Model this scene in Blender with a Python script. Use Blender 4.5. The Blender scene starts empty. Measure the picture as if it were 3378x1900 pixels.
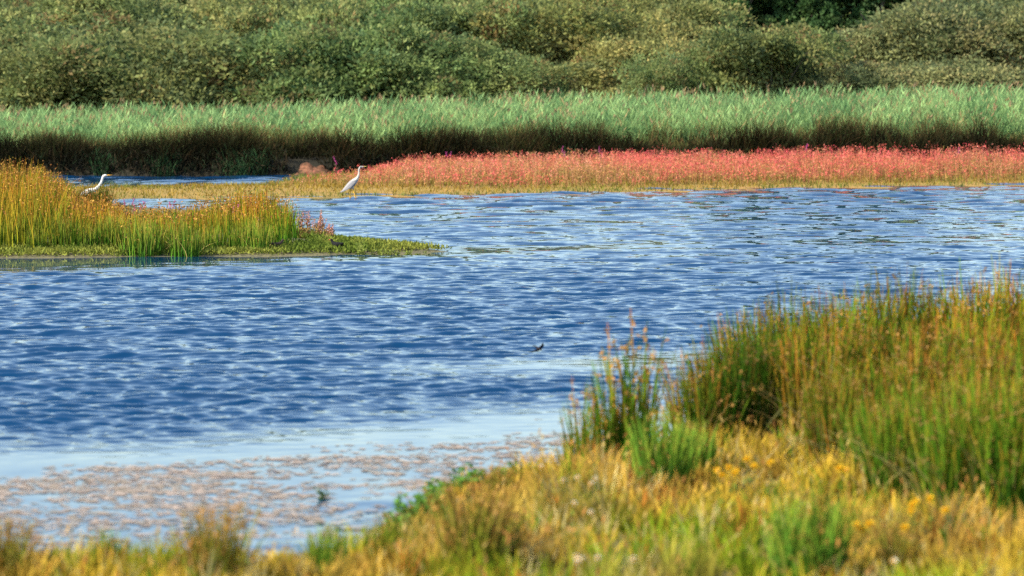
import bpy, math, random
import numpy as np
from mathutils import Vector, Matrix

rng = np.random.default_rng(11)
random.seed(11)
scene = bpy.context.scene
R = math.radians

# ------------------------------------------------------------------ camera
H = 2.63                       # eye height above the water
F = 9120.0                     # focal length in photo pixels (photo is 3378 wide)
PITCH = math.atan((950 - 350) / F)
cam_d = bpy.data.cameras.new('camera')
cam = bpy.data.objects.new('camera', cam_d)
scene.collection.objects.link(cam)
cam.location = (0, 0, H)
cam.rotation_euler = (math.pi / 2 - PITCH, 0, 0)
cam_d.sensor_width = 36.0
cam_d.lens = F / 3378 * 36.0
cam_d.clip_end = 3000
cam_d.dof.use_dof = True
cam_d.dof.focus_distance = 48
cam_d.dof.aperture_fstop = 2.15
scene.camera = cam

# ------------------------------------------------------------------ sky and sun
SUN_EL, SUN_AZ = R(40), R(-112)          # azimuth from +Y towards +X: sun stands left, a little behind the camera
world = bpy.data.worlds.new('World')
scene.world = world
world.use_nodes = True
wn = world.node_tree
for n in list(wn.nodes): wn.nodes.remove(n)
sky = wn.nodes.new('ShaderNodeTexSky')
sky.sky_type = 'NISHITA'
sky.sun_disc = False
sky.sun_elevation = SUN_EL
sky.sun_rotation = SUN_AZ
sky.air_density = 1.2
sky.dust_density = 0.3
sky.ozone_density = 1.0
bg = wn.nodes.new('ShaderNodeBackground')
bg.inputs['Strength'].default_value = 0.13
wo = wn.nodes.new('ShaderNodeOutputWorld')
wn.links.new(sky.outputs[0], bg.inputs[0])
wn.links.new(bg.outputs[0], wo.inputs[0])

sd_ = bpy.data.lights.new('sun', 'SUN')
sd_.energy = 5.0
sd_.angle = R(0.53)
sd_.color = (1.0, 0.90, 0.74)
sun = bpy.data.objects.new('sun', sd_)
scene.collection.objects.link(sun)
sdir = Vector((math.sin(SUN_AZ) * math.cos(SUN_EL), math.cos(SUN_AZ) * math.cos(SUN_EL), math.sin(SUN_EL)))
sun.rotation_euler = sdir.to_track_quat('Z', 'Y').to_euler()
sun.location = (-30, -10, 40)

vs = scene.view_settings
vs.view_transform = 'Standard'
vs.look = 'None'
vs.exposure = 1.1
vs.gamma = 1.0
vs.use_curve_mapping = False
scene.cycles.use_denoising = False
scene.cycles.max_bounces = 6
scene.cycles.diffuse_bounces = 3
scene.cycles.glossy_bounces = 3
scene.cycles.transmission_bounces = 3
scene.cycles.sample_clamp_indirect = 4

# ------------------------------------------------------------------ helpers
COL = scene.collection
CP, SP = math.cos(PITCH), math.sin(PITCH)

def ground(px, py, z=0.0):
    """where the sight line of a photo pixel meets height z: plan position of things on the ground"""
    u = (px - 1689) / F; v = (950 - py) / F
    d = (u, CP + v * SP, -SP + v * CP)
    t = (z - H) / d[2]
    return (d[0] * t, d[1] * t)

def at_depth(px, py, y):
    u = (px - 1689) / F; v = (950 - py) / F
    d = (u, CP + v * SP, -SP + v * CP)
    t = y / d[1]
    return (d[0] * t, y, H + d[2] * t)

def poly(pts, z=0.0):
    return np.array([ground(a, b, z) for a, b in pts])

def sdist(P, pg):
    """signed distance, positive inside polygon"""
    P = np.asarray(P, float); n = len(pg)
    best = np.full(len(P), 1e9); inside = np.zeros(len(P), bool)
    for i in range(n):
        a = pg[i]; b = pg[(i + 1) % n]; e = b - a
        w = P - a
        t = np.clip((w @ e) / max(e @ e, 1e-9), 0, 1)
        dd = np.hypot(*(w - t[:, None] * e).T)
        best = np.minimum(best, dd)
        c = ((a[1] <= P[:, 1]) & (b[1] > P[:, 1])) | ((b[1] <= P[:, 1]) & (a[1] > P[:, 1]))
        den = e[1] if abs(e[1]) > 1e-9 else 1e-9
        xi = a[0] + (P[:, 1] - a[1]) / den * e[0]
        inside ^= c & (P[:, 0] < xi)
    return np.where(inside, best, -best)

def sstep(a, b, x):
    t = np.clip((x - a) / (b - a), 0, 1)
    return t * t * (3 - 2 * t)

_perm = rng.random((64, 64))
def vnoise(x, y, seed=0):
    x = np.asarray(x, float) + seed * 13.7; y = np.asarray(y, float) + seed * 7.3
    xi = np.floor(x).astype(int); yi = np.floor(y).astype(int)
    fx = x - xi; fy = y - yi
    fx = fx * fx * (3 - 2 * fx); fy = fy * fy * (3 - 2 * fy)
    g = lambda i, j: _perm[i % 64, j % 64]
    return (g(xi, yi) * (1 - fx) + g(xi + 1, yi) * fx) * (1 - fy) + (g(xi, yi + 1) * (1 - fx) + g(xi + 1, yi + 1) * fx) * fy

def fbm(x, y, seed=0, oct=3):
    s = 0; a = 0.5; t = 0
    for k in range(oct):
        s = s + a * vnoise(np.asarray(x) * 2 ** k, np.asarray(y) * 2 ** k, seed + k); t += a; a *= 0.5
    return s / t

class Acc:
    """collects vertices, quads and vertex colours, then links ONE mesh object"""
    def __init__(s): s.v = []; s.f = []; s.c = []; s.n = 0
    def add(s, v, f, c):
        v = np.asarray(v, float).reshape(-1, 3); f = np.asarray(f, int).reshape(-1, 4)
        c = np.asarray(c, float)
        if c.ndim == 1: c = np.repeat(c[None], len(v), 0)
        s.v.append(v); s.f.append(f + s.n); s.c.append(c.reshape(-1, 3)); s.n += len(v)
    def mesh(s, name, mat, smooth=False):
        v = np.concatenate(s.v); f = np.concatenate(s.f); c = np.concatenate(s.c)
        me = bpy.data.meshes.new(name)
        me.vertices.add(len(v)); me.vertices.foreach_set('co', v.ravel())
        me.loops.add(f.size); me.loops.foreach_set('vertex_index', f.ravel())
        me.polygons.add(len(f))
        me.polygons.foreach_set('loop_start', np.arange(0, f.size, 4))
        if smooth: me.polygons.foreach_set('use_smooth', np.ones(len(f), bool))
        me.update(calc_edges=True)
        at = me.color_attributes.new('Col', 'FLOAT_COLOR', 'POINT')
        at.data.foreach_set('color', np.concatenate([np.clip(c, 0, 1), np.ones((len(c), 1))], 1).ravel())
        me.materials.append(mat)
        return me
    def build(s, name, mat, parent=None, loc=(0, 0, 0), smooth=False):
        return link(name, s.mesh(name, mat, smooth), parent, loc)

def link(name, data, parent=None, loc=(0, 0, 0)):
    o = bpy.data.objects.new(name, data); COL.objects.link(o)
    o.location = loc
    if parent: o.parent = parent
    return o

def tag(o, label=None, cat=None, group=None, kind=None):
    if label: o['label'] = label
    if cat: o['category'] = cat
    if group: o['group'] = group
    if kind: o['kind'] = kind
    return o

def thing(name, loc, label, cat, group=None, rz=0.0, scale=1.0):
    o = link(name, None, None, loc)
    o.rotation_euler = (0, 0, rz)
    o.scale = (scale,) * 3 if not hasattr(scale, '__len__') else scale
    o.empty_display_size = 0.1
    return tag(o, label, cat, group)

def mixc(a, b, t):
    a = np.asarray(a, float); b = np.asarray(b, float); t = np.asarray(t, float)
    return a * (1 - t[..., None]) + b * t[..., None]

def pick(cols, n, w=None):
    cols = np.asarray(cols, float)
    i = rng.choice(len(cols), n, p=None if w is None else np.asarray(w) / np.sum(w))
    return cols[i] * rng.uniform(0.75, 1.25, (n, 1))

def blades(acc, base, h, w, lean, c0, c1, segs=3, az=None, power=1.8, tip=0.12, kcol=1.0, face=None):
    base = np.asarray(base, float); n = len(base)
    if n == 0: return
    h = np.broadcast_to(h, n); w = np.broadcast_to(w, n); lean = np.broadcast_to(lean, n)
    az = rng.uniform(0, 2 * np.pi, n) if az is None else az
    fa = rng.uniform(0, 2 * np.pi, n) if face is None else face
    s = np.stack([np.cos(fa), np.sin(fa), np.zeros(n)], 1)
    d = np.stack([np.cos(az), np.sin(az), np.zeros(n)], 1)
    c0 = np.broadcast_to(c0, (n, 3)); c1 = np.broadcast_to(c1, (n, 3))
    V = np.zeros((n, (segs + 1) * 2, 3)); C = np.zeros_like(V)
    for k in range(segs + 1):
        t = k / segs
        p = base + d * (lean * h * t ** power)[:, None]
        p = p + np.array([0, 0, 1.0]) * (h * t * (1 - 0.35 * lean * lean * t))[:, None]
        ww = (w * 0.5 * (1 - (1 - tip) * t ** 1.5))[:, None]
        V[:, 2 * k] = p - s * ww; V[:, 2 * k + 1] = p + s * ww
        C[:, 2 * k] = C[:, 2 * k + 1] = c0 * (1 - t ** kcol) + c1 * t ** kcol
    q = np.array([[2 * k, 2 * k + 1, 2 * k + 3, 2 * k + 2] for k in range(segs)])
    Fc = (np.arange(n) * (segs + 1) * 2)[:, None, None] + q[None]
    acc.add(V, Fc, C.reshape(-1, 3))

def leaves(acc, pos, dirv, ln, wd, col, fold=0.0):
    """leaf-shaped quads: pos base, dirv direction"""
    pos = np.asarray(pos, float); n = len(pos)
    d = dirv / (np.linalg.norm(dirv, axis=1, keepdims=True) + 1e-9)
    r = rng.normal(size=(n, 3)); s = np.cross(d, r); s /= np.linalg.norm(s, axis=1, keepdims=True) + 1e-9
    ln = np.broadcast_to(ln, n)[:, None]; wd = np.broadcast_to(wd, n)[:, None]
    V = np.stack([pos, pos + d * ln * .5 + s * wd * .5, pos + d * ln, pos + d * ln * .5 - s * wd * .5], 1)
    Fc = np.arange(n * 4).reshape(n, 4)
    acc.add(V, Fc, np.repeat(np.broadcast_to(col, (n, 3)), 4, 0))

def tube(acc, pts, rad, col, sides=6):
    pts = [Vector(p) for p in pts]; m = len(pts); V = []; 
    for i, p in enumerate(pts):
        t = (pts[min(i + 1, m - 1)] - pts[max(i - 1, 0)]).normalized()
        a = t.orthogonal().normalized() if i == 0 else (pa - t * pa.dot(t)).normalized()
        pa = a; b = t.cross(a)
        for k in range(sides):
            an = 2 * math.pi * k / sides
            V.append(p + (a * math.cos(an) + b * math.sin(an)) * rad[i])
    Fc = [[i * sides + k, i * sides + (k + 1) % sides, (i + 1) * sides + (k + 1) % sides, (i + 1) * sides + k] for i in range(m - 1) for k in range(sides)]
    Fc.append([(m - 1) * sides + k for k in (0, 1, sides // 2, sides - 1)])
    acc.add([list(v) for v in V], Fc, col)

# ------------------------------------------------------------------ materials
def nodes(name):
    m = bpy.data.materials.new(name); m.use_nodes = True
    nt = m.node_tree
    for n in list(nt.nodes): nt.nodes.remove(n)
    return m, nt, nt.nodes.new('ShaderNodeOutputMaterial')

def plant_mat(name, trans=0.3, rough=0.55, spec=0.25, noise=None):
    m, nt, out = nodes(name)
    at = nt.nodes.new('ShaderNodeAttribute'); at.attribute_name = 'Col'
    oi = nt.nodes.new('ShaderNodeObjectInfo')
    mul = nt.nodes.new('ShaderNodeMix'); mul.data_type = 'RGBA'; mul.blend_type = 'MULTIPLY'
    mul.inputs[0].default_value = 1.0
    nt.links.new(at.outputs['Color'], mul.inputs[6]); nt.links.new(oi.outputs['Color'], mul.inputs[7])
    col = mul.outputs[2]
    if noise:                                   # patchy variation of the foliage's own colour in the plant's space
        tc = nt.nodes.new('ShaderNodeTexCoord'); nz = nt.nodes.new('ShaderNodeTexNoise')
        nz.inputs['Scale'].default_value = noise; nz.inputs['Detail'].default_value = 3
        nt.links.new(tc.outputs['Object'], nz.inputs['Vector'])
        rp = nt.nodes.new('ShaderNodeValToRGB')
        rp.color_ramp.elements[0].position = .3; rp.color_ramp.elements[0].color = (.72, .78, .7, 1)
        rp.color_ramp.elements[1].position = .7; rp.color_ramp.elements[1].color = (1.25, 1.15, 1.05, 1)
        nt.links.new(nz.outputs[0], rp.inputs[0])
        m2 = nt.nodes.new('ShaderNodeMix'); m2.data_type = 'RGBA'; m2.blend_type = 'MULTIPLY'; m2.inputs[0].default_value = 1
        nt.links.new(col, m2.inputs[6]); nt.links.new(rp.outputs[0], m2.inputs[7]); col = m2.outputs[2]
    p = nt.nodes.new('ShaderNodeBsdfPrincipled')
    p.inputs['Roughness'].default_value = rough; p.inputs['Specular IOR Level'].default_value = spec
    tr = nt.nodes.new('ShaderNodeBsdfTranslucent')
    mx = nt.nodes.new('ShaderNodeMixShader'); mx.inputs[0].default_value = trans
    nt.links.new(col, p.inputs['Base Color']); nt.links.new(col, tr.inputs['Color'])
    nt.links.new(p.outputs[0], mx.inputs[1]); nt.links.new(tr.outputs[0], mx.inputs[2])
    nt.links.new(mx.outputs[0], out.inputs[0])
    return m

def earth_mat(name, stops, scale=1.2, rough=0.9, bump=0.04):
    m, nt, out = nodes(name)
    tc = nt.nodes.new('ShaderNodeTexCoord')
    nz = nt.nodes.new('ShaderNodeTexNoise'); nz.inputs['Scale'].default_value = scale; nz.inputs['Detail'].default_value = 8
    nz.inputs['Roughness'].default_value = .65
    nt.links.new(tc.outputs['Object'], nz.inputs['Vector'])
    rp = nt.nodes.new('ShaderNodeValToRGB'); cr = rp.color_ramp
    while len(cr.elements) < len(stops): cr.elements.new(.5)
    for e, (p_, c_) in zip(cr.elements, stops): e.position = p_; e.color = (*c_, 1)
    nt.links.new(nz.outputs[0], rp.inputs[0])
    n2 = nt.nodes.new('ShaderNodeTexNoise'); n2.inputs['Scale'].default_value = 14; n2.inputs['Detail'].default_value = 6
    nt.links.new(tc.outputs['Object'], n2.inputs['Vector'])
    bp = nt.nodes.new('ShaderNodeBump'); bp.inputs['Distance'].default_value = bump; bp.inputs['Strength'].default_value = .8
    nt.links.new(n2.outputs[0], bp.inputs['Height'])
    p = nt.nodes.new('ShaderNodeBsdfPrincipled'); p.inputs['Roughness'].default_value = rough
    p.inputs['Specular IOR Level'].default_value = .2
    nt.links.new(rp.outputs[0], p.inputs['Base Color']); nt.links.new(bp.outputs[0], p.inputs['Normal'])
    nt.links.new(p.outputs[0], out.inputs[0])
    return m

def water_mat():
    m, nt, out = nodes('lake_water')
    L = nt.links
    tc = nt.nodes.new('ShaderNodeTexCoord')
    def slope(scale, xy, detail, roughness, seed):
        mp = nt.nodes.new('ShaderNodeMapping'); mp.inputs['Scale'].default_value = (xy[0], xy[1], 1)
        mp.inputs['Location'].default_value = (seed, seed * .7, seed * .3); mp.inputs['Rotation'].default_value = (0, 0, R(8))
        L.new(tc.outputs['Object'], mp.inputs['Vector'])
        n = nt.nodes.new('ShaderNodeTexNoise'); n.inputs['Scale'].default_value = scale
        n.inputs['Detail'].default_value = detail; n.inputs['Roughness'].default_value = roughness
        n.inputs['Distortion'].default_value = .3
        L.new(mp.outputs[0], n.inputs['Vector'])
        s = nt.nodes.new('ShaderNodeVectorMath'); s.operation = 'SUBTRACT'; s.inputs[1].default_value = (.5, .5, .5)
        L.new(n.outputs['Color'], s.inputs[0])
        return s.outputs[0]
    big = slope(1.0, (2.2, 1.1), 3.0, .65, 3.1)
    gust = slope(1.0, (.10, .06), 2.0, .5, 9.7)
    calm = nt.nodes.new('ShaderNodeAttribute'); calm.attribute_name = 'calm'
    amp = nt.nodes.new('ShaderNodeMapRange')
    amp.inputs['From Min'].default_value = 0; amp.inputs['From Max'].default_value = 1
    amp.inputs['To Min'].default_value = 1.0; amp.inputs['To Max'].default_value = .12
    L.new(calm.outputs['Fac'], amp.inputs['Value'])
    # gusts make the chop a little stronger or weaker over metres
    sx = nt.nodes.new('ShaderNodeSeparateXYZ'); L.new(gust, sx.inputs[0])
    gm = nt.nodes.new('ShaderNodeMath'); gm.operation = 'MULTIPLY_ADD'; gm.inputs[1].default_value = 1.5; gm.inputs[2].default_value = 1.0
    L.new(sx.outputs[0], gm.inputs[0])
    am = nt.nodes.new('ShaderNodeMath'); am.operation = 'MULTIPLY'; L.new(amp.outputs[0], am.inputs[0]); L.new(gm.outputs[0], am.inputs[1])
    sc = nt.nodes.new('ShaderNodeVectorMath'); sc.operation = 'MULTIPLY'; sc.inputs[1].default_value = (.25, .26, 0)
    L.new(big, sc.inputs[0])
    s2 = nt.nodes.new('ShaderNodeVectorMath'); s2.operation = 'SCALE'; L.new(sc.outputs[0], s2.inputs[0]); L.new(am.outputs[0], s2.inputs['Scale'])
    ge = nt.nodes.new('ShaderNodeNewGeometry')
    ad = nt.nodes.new('ShaderNodeVectorMath'); ad.operation = 'ADD'; L.new(ge.outputs['Normal'], ad.inputs[1])
    L.new(s2.outputs[0], ad.inputs[0])
    nm = nt.nodes.new('ShaderNodeVectorMath'); nm.operation = 'NORMALIZE'; L.new(ad.outputs[0], nm.inputs[0])
    p = nt.nodes.new('ShaderNodeBsdfPrincipled')
    p.inputs['Base Color'].default_value = (.001, .027, .080, 1)
    p.inputs['Roughness'].default_value = .04
    p.inputs['IOR'].default_value = 1.333
    L.new(nm.outputs[0], p.inputs['Normal'])
    L.new(p.outputs[0], out.inputs[0])
    return m

M = dict(
    water=water_mat(),
    bed=earth_mat('lake_bed', [(.3, (.05, .045, .03)), (.7, (.09, .075, .05))]),
    bank=earth_mat('meadow_soil', [(.3, (.07, .065, .02)), (.55, (.15, .12, .035)), (.75, (.24, .14, .06))], 1.5),
    islandsoil=earth_mat('island_mud', [(.3, (.08, .075, .05)), (.6, (.14, .125, .06)), (.75, (.2, .18, .08))], 2.0),
    spitsoil=earth_mat('spit_turf', [(.25, (.14, .11, .03)), (.5, (.26, .17, .04)), (.75, (.36, .18, .06))], .7),
    clay=earth_mat('bare_clay', [(.38, (.05, .03, .015)), (.5, (.16, .07, .038)), (.7, (.27, .125, .07))], 3.5),
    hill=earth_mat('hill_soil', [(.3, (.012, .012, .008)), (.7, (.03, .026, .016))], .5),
    grass=plant_mat('grass', .35, .8, .06),
    rush=plant_mat('rush', .18, .75, .08),
    reed=plant_mat('reed', .45, .7, .12),
    leaf=plant_mat('willow_leaf', .45, .7, .15, .35),
    red=plant_mat('red_seed_heads', .35, .8, .1),
    bark=plant_mat('bark', 0.0, .9, .1),
    weed=plant_mat('floating_weed', .1, .7, .2),
    petal=plant_mat('petals', .25, .6, .2),
    feather=plant_mat('feathers', .05, .8, .15),
    horn=plant_mat('bill', .0, .5, .4),
)

# ------------------------------------------------------------------ outlines in plan
near_poly = np.concatenate([poly([(-900, 1870), (0, 1850), (300, 1835), (700, 1870), (950, 1860), (1200, 1800), (1290, 1740), (1340, 1680),
    (1450, 1610), (1620, 1570), (1850, 1545), (2100, 1490), (2300, 1400), (2600, 1320), (3000, 1250), (3378, 1205), (4600, 1150)]),
    np.array([(30, 5), (30, -14), (-30, -14), (-30, 8)])])
island_poly = poly([(-900, 856), (0, 852), (560, 847), (900, 846), (1150, 840), (1300, 836), (1500, 829), (1440, 824), (1290, 814),
    (1130, 795), (1040, 770), (980, 745), (920, 722), (780, 706), (420, 694), (0, 690), (-900, 690)])
spit_poly = np.concatenate([poly([(-500, 668), (400, 660), (700, 657), (1100, 652.5), (1700, 643), (2300, 630), (2900, 619), (3378, 612), (4800, 596)]),
    np.array([(46, 113), (-8, 113)]), poly([(985, 578), (930, 594), (830, 614), (400, 624), (-500, 628)])])
clay_poly = poly([(900, 600), (1000, 590), (1120, 590), (1150, 560), (930, 560)])

def near_h(P):
    s = sdist(P, near_poly); 
    return np.clip(s * .12, -.6, .12 + .02 * np.clip(s, 0, 8)) + .05 * (fbm(P[:, 0] * .8, P[:, 1] * .8, 1) - .5) * (s > 0)
def island_h(P):
    s = sdist(P, island_poly)
    return np.clip(s * .10, -.4, .16) + .05 * (fbm(P[:, 0] * 1.2, P[:, 1] * .8, 2) - .5)
def spit_h(P):
    s = sdist(P, spit_poly)
    return np.clip(s * .045, -.4, .16) + .03 * (fbm(P[:, 0] * .5, P[:, 1] * .3, 3) - .5)
def far_edge(x):           # y of the far bank's foot
    return 104.5 + .8 * np.sin(x * .23 + 1) + 1.6 * (fbm(x * .35, x * 0, 5) - .5) - .02 * x
def far_h(P):
    x, y = P[:, 0], P[:, 1]; s = y - far_edge(x)
    top = .62 + .010 * (x + 18) + .2 * (fbm(x * .5, y * .5, 6) - .5)
    z = np.where(s < 0, s * .8, np.minimum(s * 1.6, top))
    z = z + .018 * np.clip(y - 112, 0, 14) + .135 * np.clip(y - 126, 0, 90)
    z = z + .5 * (fbm(x * .08, y * .08, 8) - .5) * sstep(118, 135, y)
    return np.maximum(z, -.5)

def heightfield(name, x0, x1, y0, y1, res, fn, mat, zmin=-.25, resy=None):
    xs = np.arange(x0, x1 + 1e-6, res); ys = np.arange(y0, y1 + 1e-6, resy or res)
    X, Y = np.meshgrid(xs, ys); P = np.stack([X.ravel(), Y.ravel()], 1)
    Z = fn(P); nx, ny = len(xs), len(ys)
    i = np.arange(nx * ny).reshape(ny, nx)
    f = np.stack([i[:-1, :-1], i[:-1, 1:], i[1:, 1:], i[1:, :-1]], -1).reshape(-1, 4)
    f = f[Z[f].max(1) > zmin]
    a = Acc(); a.add(np.column_stack([P, Z]), f, (1, 1, 1))
    return a.build(name, mat, smooth=True)

# ------------------------------------------------------------------ setting
a = Acc(); a.add([(-900, -300, -.62), (900, -300, -.62), (900, 1200, -.62), (-900, 1200, -.62)], [[0, 1, 2, 3]], (1, 1, 1))
tag(a.build('ground', M['bed']), kind='structure')
tag(heightfield('near_bank', -16, 16, -14, 34, .3, near_h, M['bank']), kind='structure')
tag(heightfield('island_ground', -26, 0, 44, 76, .3, island_h, M['islandsoil']), kind='structure')
tag(heightfield('spit_ground', -26, 46, 75, 113.5, .5, spit_h, M['spitsoil']), kind='structure')
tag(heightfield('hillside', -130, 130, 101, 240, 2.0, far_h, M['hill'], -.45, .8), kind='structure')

# water: one sheet; "calm" is where the surface is sheltered or slick
WAVE_SLOPE = .255
calm_zone = poly([(-900, 1435), (0, 1430), (500, 1412), (1000, 1385), (1500, 1350), (1900, 1330), (2400, 1290), (4600, 1190), (4600, 1300), (3000, 1400), (1500, 1700), (1200, 1890), (-900, 1950)])
streaks = [poly(p) for p in (
    [(1500, 812), (1900, 806), (2350, 800), (2300, 816), (1900, 828), (1480, 846), (1150, 868), (600, 884), (0, 898), (-300, 900), (-300, 880), (600, 866), (1300, 838)],
    [(1200, 1212), (1700, 1180), (2400, 1130), (2500, 1180), (2300, 1240), (1700, 1238), (1200, 1232)],
    [(900, 657), (1700, 646), (2300, 633), (2900, 622), (3500, 613), (3500, 626), (2900, 634), (2300, 643), (1700, 652), (900, 664)],
    [(2450, 796), (3000, 786), (3600, 774), (3600, 790), (3000, 798), (2500, 803)],
    [(400, 664), (900, 658), (1000, 676), (700, 690), (400, 690)],
)]
us = np.concatenate([np.linspace(-.9, -.25, 30), np.linspace(-.248, .248, 330), np.linspace(.25, .9, 30)])
ys = [13.0]
while ys[-1] < 112: ys.append(ys[-1] * (1.006 if ys[-1] < 20.5 else 1.0013 if ys[-1] < 45 else 1.0017 if ys[-1] < 70 else 1.0022 if ys[-1] < 93 else 1.003))
ys = np.array(ys)
U, Y = np.meshgrid(us, ys); P = np.stack([(U * (Y * .93 + 4)).ravel(), Y.ravel()], 1)
calm = sstep(-1.2, 1.5, sdist(P, calm_zone) + 2.2 * (fbm(P[:, 0] * .25, P[:, 1] * .25, 4) - .5))
for k, s_ in enumerate(streaks):
    wdt = (1.0, .9, 2.0, 1.2, 2.0)[k]
    calm = np.maximum(calm, (.66, .95, .35, .5, .6)[k] * sstep(-wdt, wdt, sdist(P, s_) + 1.2 * wdt * (fbm(P[:, 0] * .5, P[:, 1] * .2, 20 + k) - .5)))
lee = poly([(-900, 840), (700, 838), (1150, 834), (1200, 841), (700, 864), (300, 876), (0, 884), (-900, 890)])
calm = np.maximum(calm, sstep(-.35, .25, sdist(P, lee)))
# wind chop: many short waves running roughly towards the camera, weaker in the calm places
wz = np.zeros(len(P)); wg_ = np.random.default_rng(5)
NW = 110
for lam in np.geomspace(.09, 3.0, NW):
    th = -np.pi / 2 + wg_.normal(.10, .36); kk = 2 * np.pi / lam
    am_ = WAVE_SLOPE * math.sqrt(2 / NW) / kk * np.interp(lam, [.09, .16, .24, .34, .6, 1.2, 3.0], [1.6, 2.3, 1.8, .9, .40, .34, .36])
    cell = P[:, 1] * np.interp(P[:, 1], [45, 93], [.0013, .002]) / lam                       # waves finer than the mesh are left to the surface normal
    wz += am_ * np.sin(kk * (np.cos(th) * P[:, 0] + np.sin(th) * P[:, 1]) + wg_.uniform(0, 6.28)) * np.clip(1.8 - 4.5 * cell, 0, 1)
gust = .45 + 1.1 * fbm(P[:, 0] * .12, P[:, 1] * .06, 90)
wz *= (1 - .965 * calm) * gust * (1 + .9 * sstep(50, 76, P[:, 1]) + .4 * sstep(86, 92, P[:, 1]))
nx, ny = len(us), len(ys); i = np.arange(nx * ny).reshape(ny, nx)
f = np.stack([i[:-1, :-1], i[:-1, 1:], i[1:, 1:], i[1:, :-1]], -1).reshape(-1, 4)
a = Acc(); a.add(np.column_stack([P, wz]), f, (1, 1, 1))
wme = a.mesh('lake_water', M['water'], True)
at = wme.attributes.new('calm', 'FLOAT', 'POINT'); at.data.foreach_set('value', calm.astype(np.float32))
tag(link('lake_water', wme), kind='structure')

# ------------------------------------------------------------------ trees and bushes on the hillside
LEAF_G = [(.19, .225, .095), (.215, .24, .10), (.155, .195, .085), (.245, .245, .11), (.125, .16, .08)]

def crown_mesh(name, seed, wid, hgt, nl, ntwig, leaf_l=.22, leaf_w=.115, up=.6, gap=.0, sub=20):
    """lobes carry rounded sprays of leaves; between the sprays one looks into the shaded inside"""
    g = np.random.default_rng(seed)
    lob = []
    for k in range(nl):
        an = g.uniform(0, 2 * np.pi); r = math.sqrt(g.uniform(0, 1)) * .78 * wid / 2
        zc = hgt * (g.uniform(.15, .80) - .30 * (r / (wid / 2)) ** 2)
        wl, hl = wid * g.uniform(.13, .24), hgt * g.uniform(.13, .25)
        lob.append((r * math.cos(an), r * math.sin(an), max(zc, .3), wl, hl))
    lob = np.array(lob)
    m = nl * sub
    u = g.normal(size=(m, 3)); u /= np.linalg.norm(u, axis=1, keepdims=True)
    u[:, 2] = np.where(g.random(m) < .8, np.abs(u[:, 2]), u[:, 2])
    Lb = lob[np.arange(m) % nl]
    sc_ = Lb[:, :3] + u * np.column_stack([Lb[:, 3], Lb[:, 3], Lb[:, 4]]) * g.uniform(.75, 1.12, (m, 1))
    sr = g.uniform(.28, .58, m) * wid / 5.5
    scol = np.array(LEAF_G)[g.integers(0, len(LEAF_G), m)] * g.uniform(.75, 1.25, (m, 1))
    dry = g.random(m) < .035; scol[dry] = np.array((.22, .16, .08)) * g.uniform(.7, 1.2, (dry.sum(), 1))
    ok = sc_[:, 2] > .2
    sc_, sr, scol, u = sc_[ok], sr[ok], scol[ok], u[ok]; m = len(sc_)
    per = ntwig * 10 // m
    v = g.normal(size=(m, per, 3)); v /= np.linalg.norm(v, axis=2, keepdims=True)
    v = v + u[:, None] * .55 + np.array([0, 0, .35]); v /= np.linalg.norm(v, axis=2, keepdims=True)
    pos = sc_[:, None] + v * (sr[:, None] * g.uniform(.55, 1.25, (m, per)))[..., None]
    dv = v * .8 + np.array([0, 0, up * .5]) + g.normal(size=v.shape) * .7
    col = np.repeat(scol, per, 0) * g.uniform(.75, 1.3, (m * per, 1))
    pos = pos.reshape(-1, 3); dv = dv.reshape(-1, 3); k = pos[:, 2] > .05
    ac = Acc()
    leaves(ac, pos[k], dv[k], leaf_l * g.uniform(.6, 1.3, k.sum()), leaf_w * g.uniform(.6, 1.3, k.sum()), col[k])
    return ac.mesh(name, M['leaf']), lob

def trunk_mesh(name, seed, lob, hgt, stems, r0):
    g = random.Random(seed); ac = Acc()
    for k in range(stems):
        b = Vector((g.uniform(-.25, .25), g.uniform(-.25, .25), -.3)) if stems > 1 else Vector((0, 0, -.3))
        for L in ([lob[(k * 2 + j) % len(lob)] for j in range(2)] if stems > 1 else lob):
            e = Vector(L[:3]); mid = b.lerp(e, .5) + Vector((g.uniform(-.2, .2), g.uniform(-.2, .2), .1 * hgt))
            tube(ac, [b, b.lerp(mid, .5), mid, e, e + (e - mid) * .5], [r0, r0 * .8, r0 * .6, r0 * .35, r0 * .1], (.11, .095, .075), 5)
    return ac.mesh(name, M['bark'])

protos = []
for k, (w_, h_, nl, nt_) in enumerate([(7.4, 4.8, 28, 3000), (6.4, 5.2, 24, 2700), (8.6, 4.6, 32, 3400), (6.0, 4.2, 22, 2500), (7.2, 5.8, 28, 3100)]):
    cm, lob = crown_mesh('willow_crown', 100 + k, w_, h_, nl, nt_, gap=.18)
    tm = trunk_mesh('willow_stems', 100 + k, lob, h_, 6, .07)
    protos.append((cm, tm))
tall = []
for k in range(2):
    cm, lob = crown_mesh('alder_crown', 300 + k, 5.5, 9.5, 18, 1500, .30, .20, .2, .42, 9)
    tm = trunk_mesh('alder_trunk', 300 + k, lob, 8.5, 1, .13)
    tall.append((cm, tm))

def bush(name, x, y, proto, sc, tint, label, cat, group, rz):
    z = float(far_h(np.array([[x, y]]))[0])
    t = thing(name, (x, y, z), label, cat, group, rz, sc)
    for nm, me in (('crown', proto[0]), ('trunk', proto[1])):
        o = link(nm, me, t)
        o.color = (*tint, 1) if nm == 'crown' else (1, 1, 1, 1)
    return t

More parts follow.
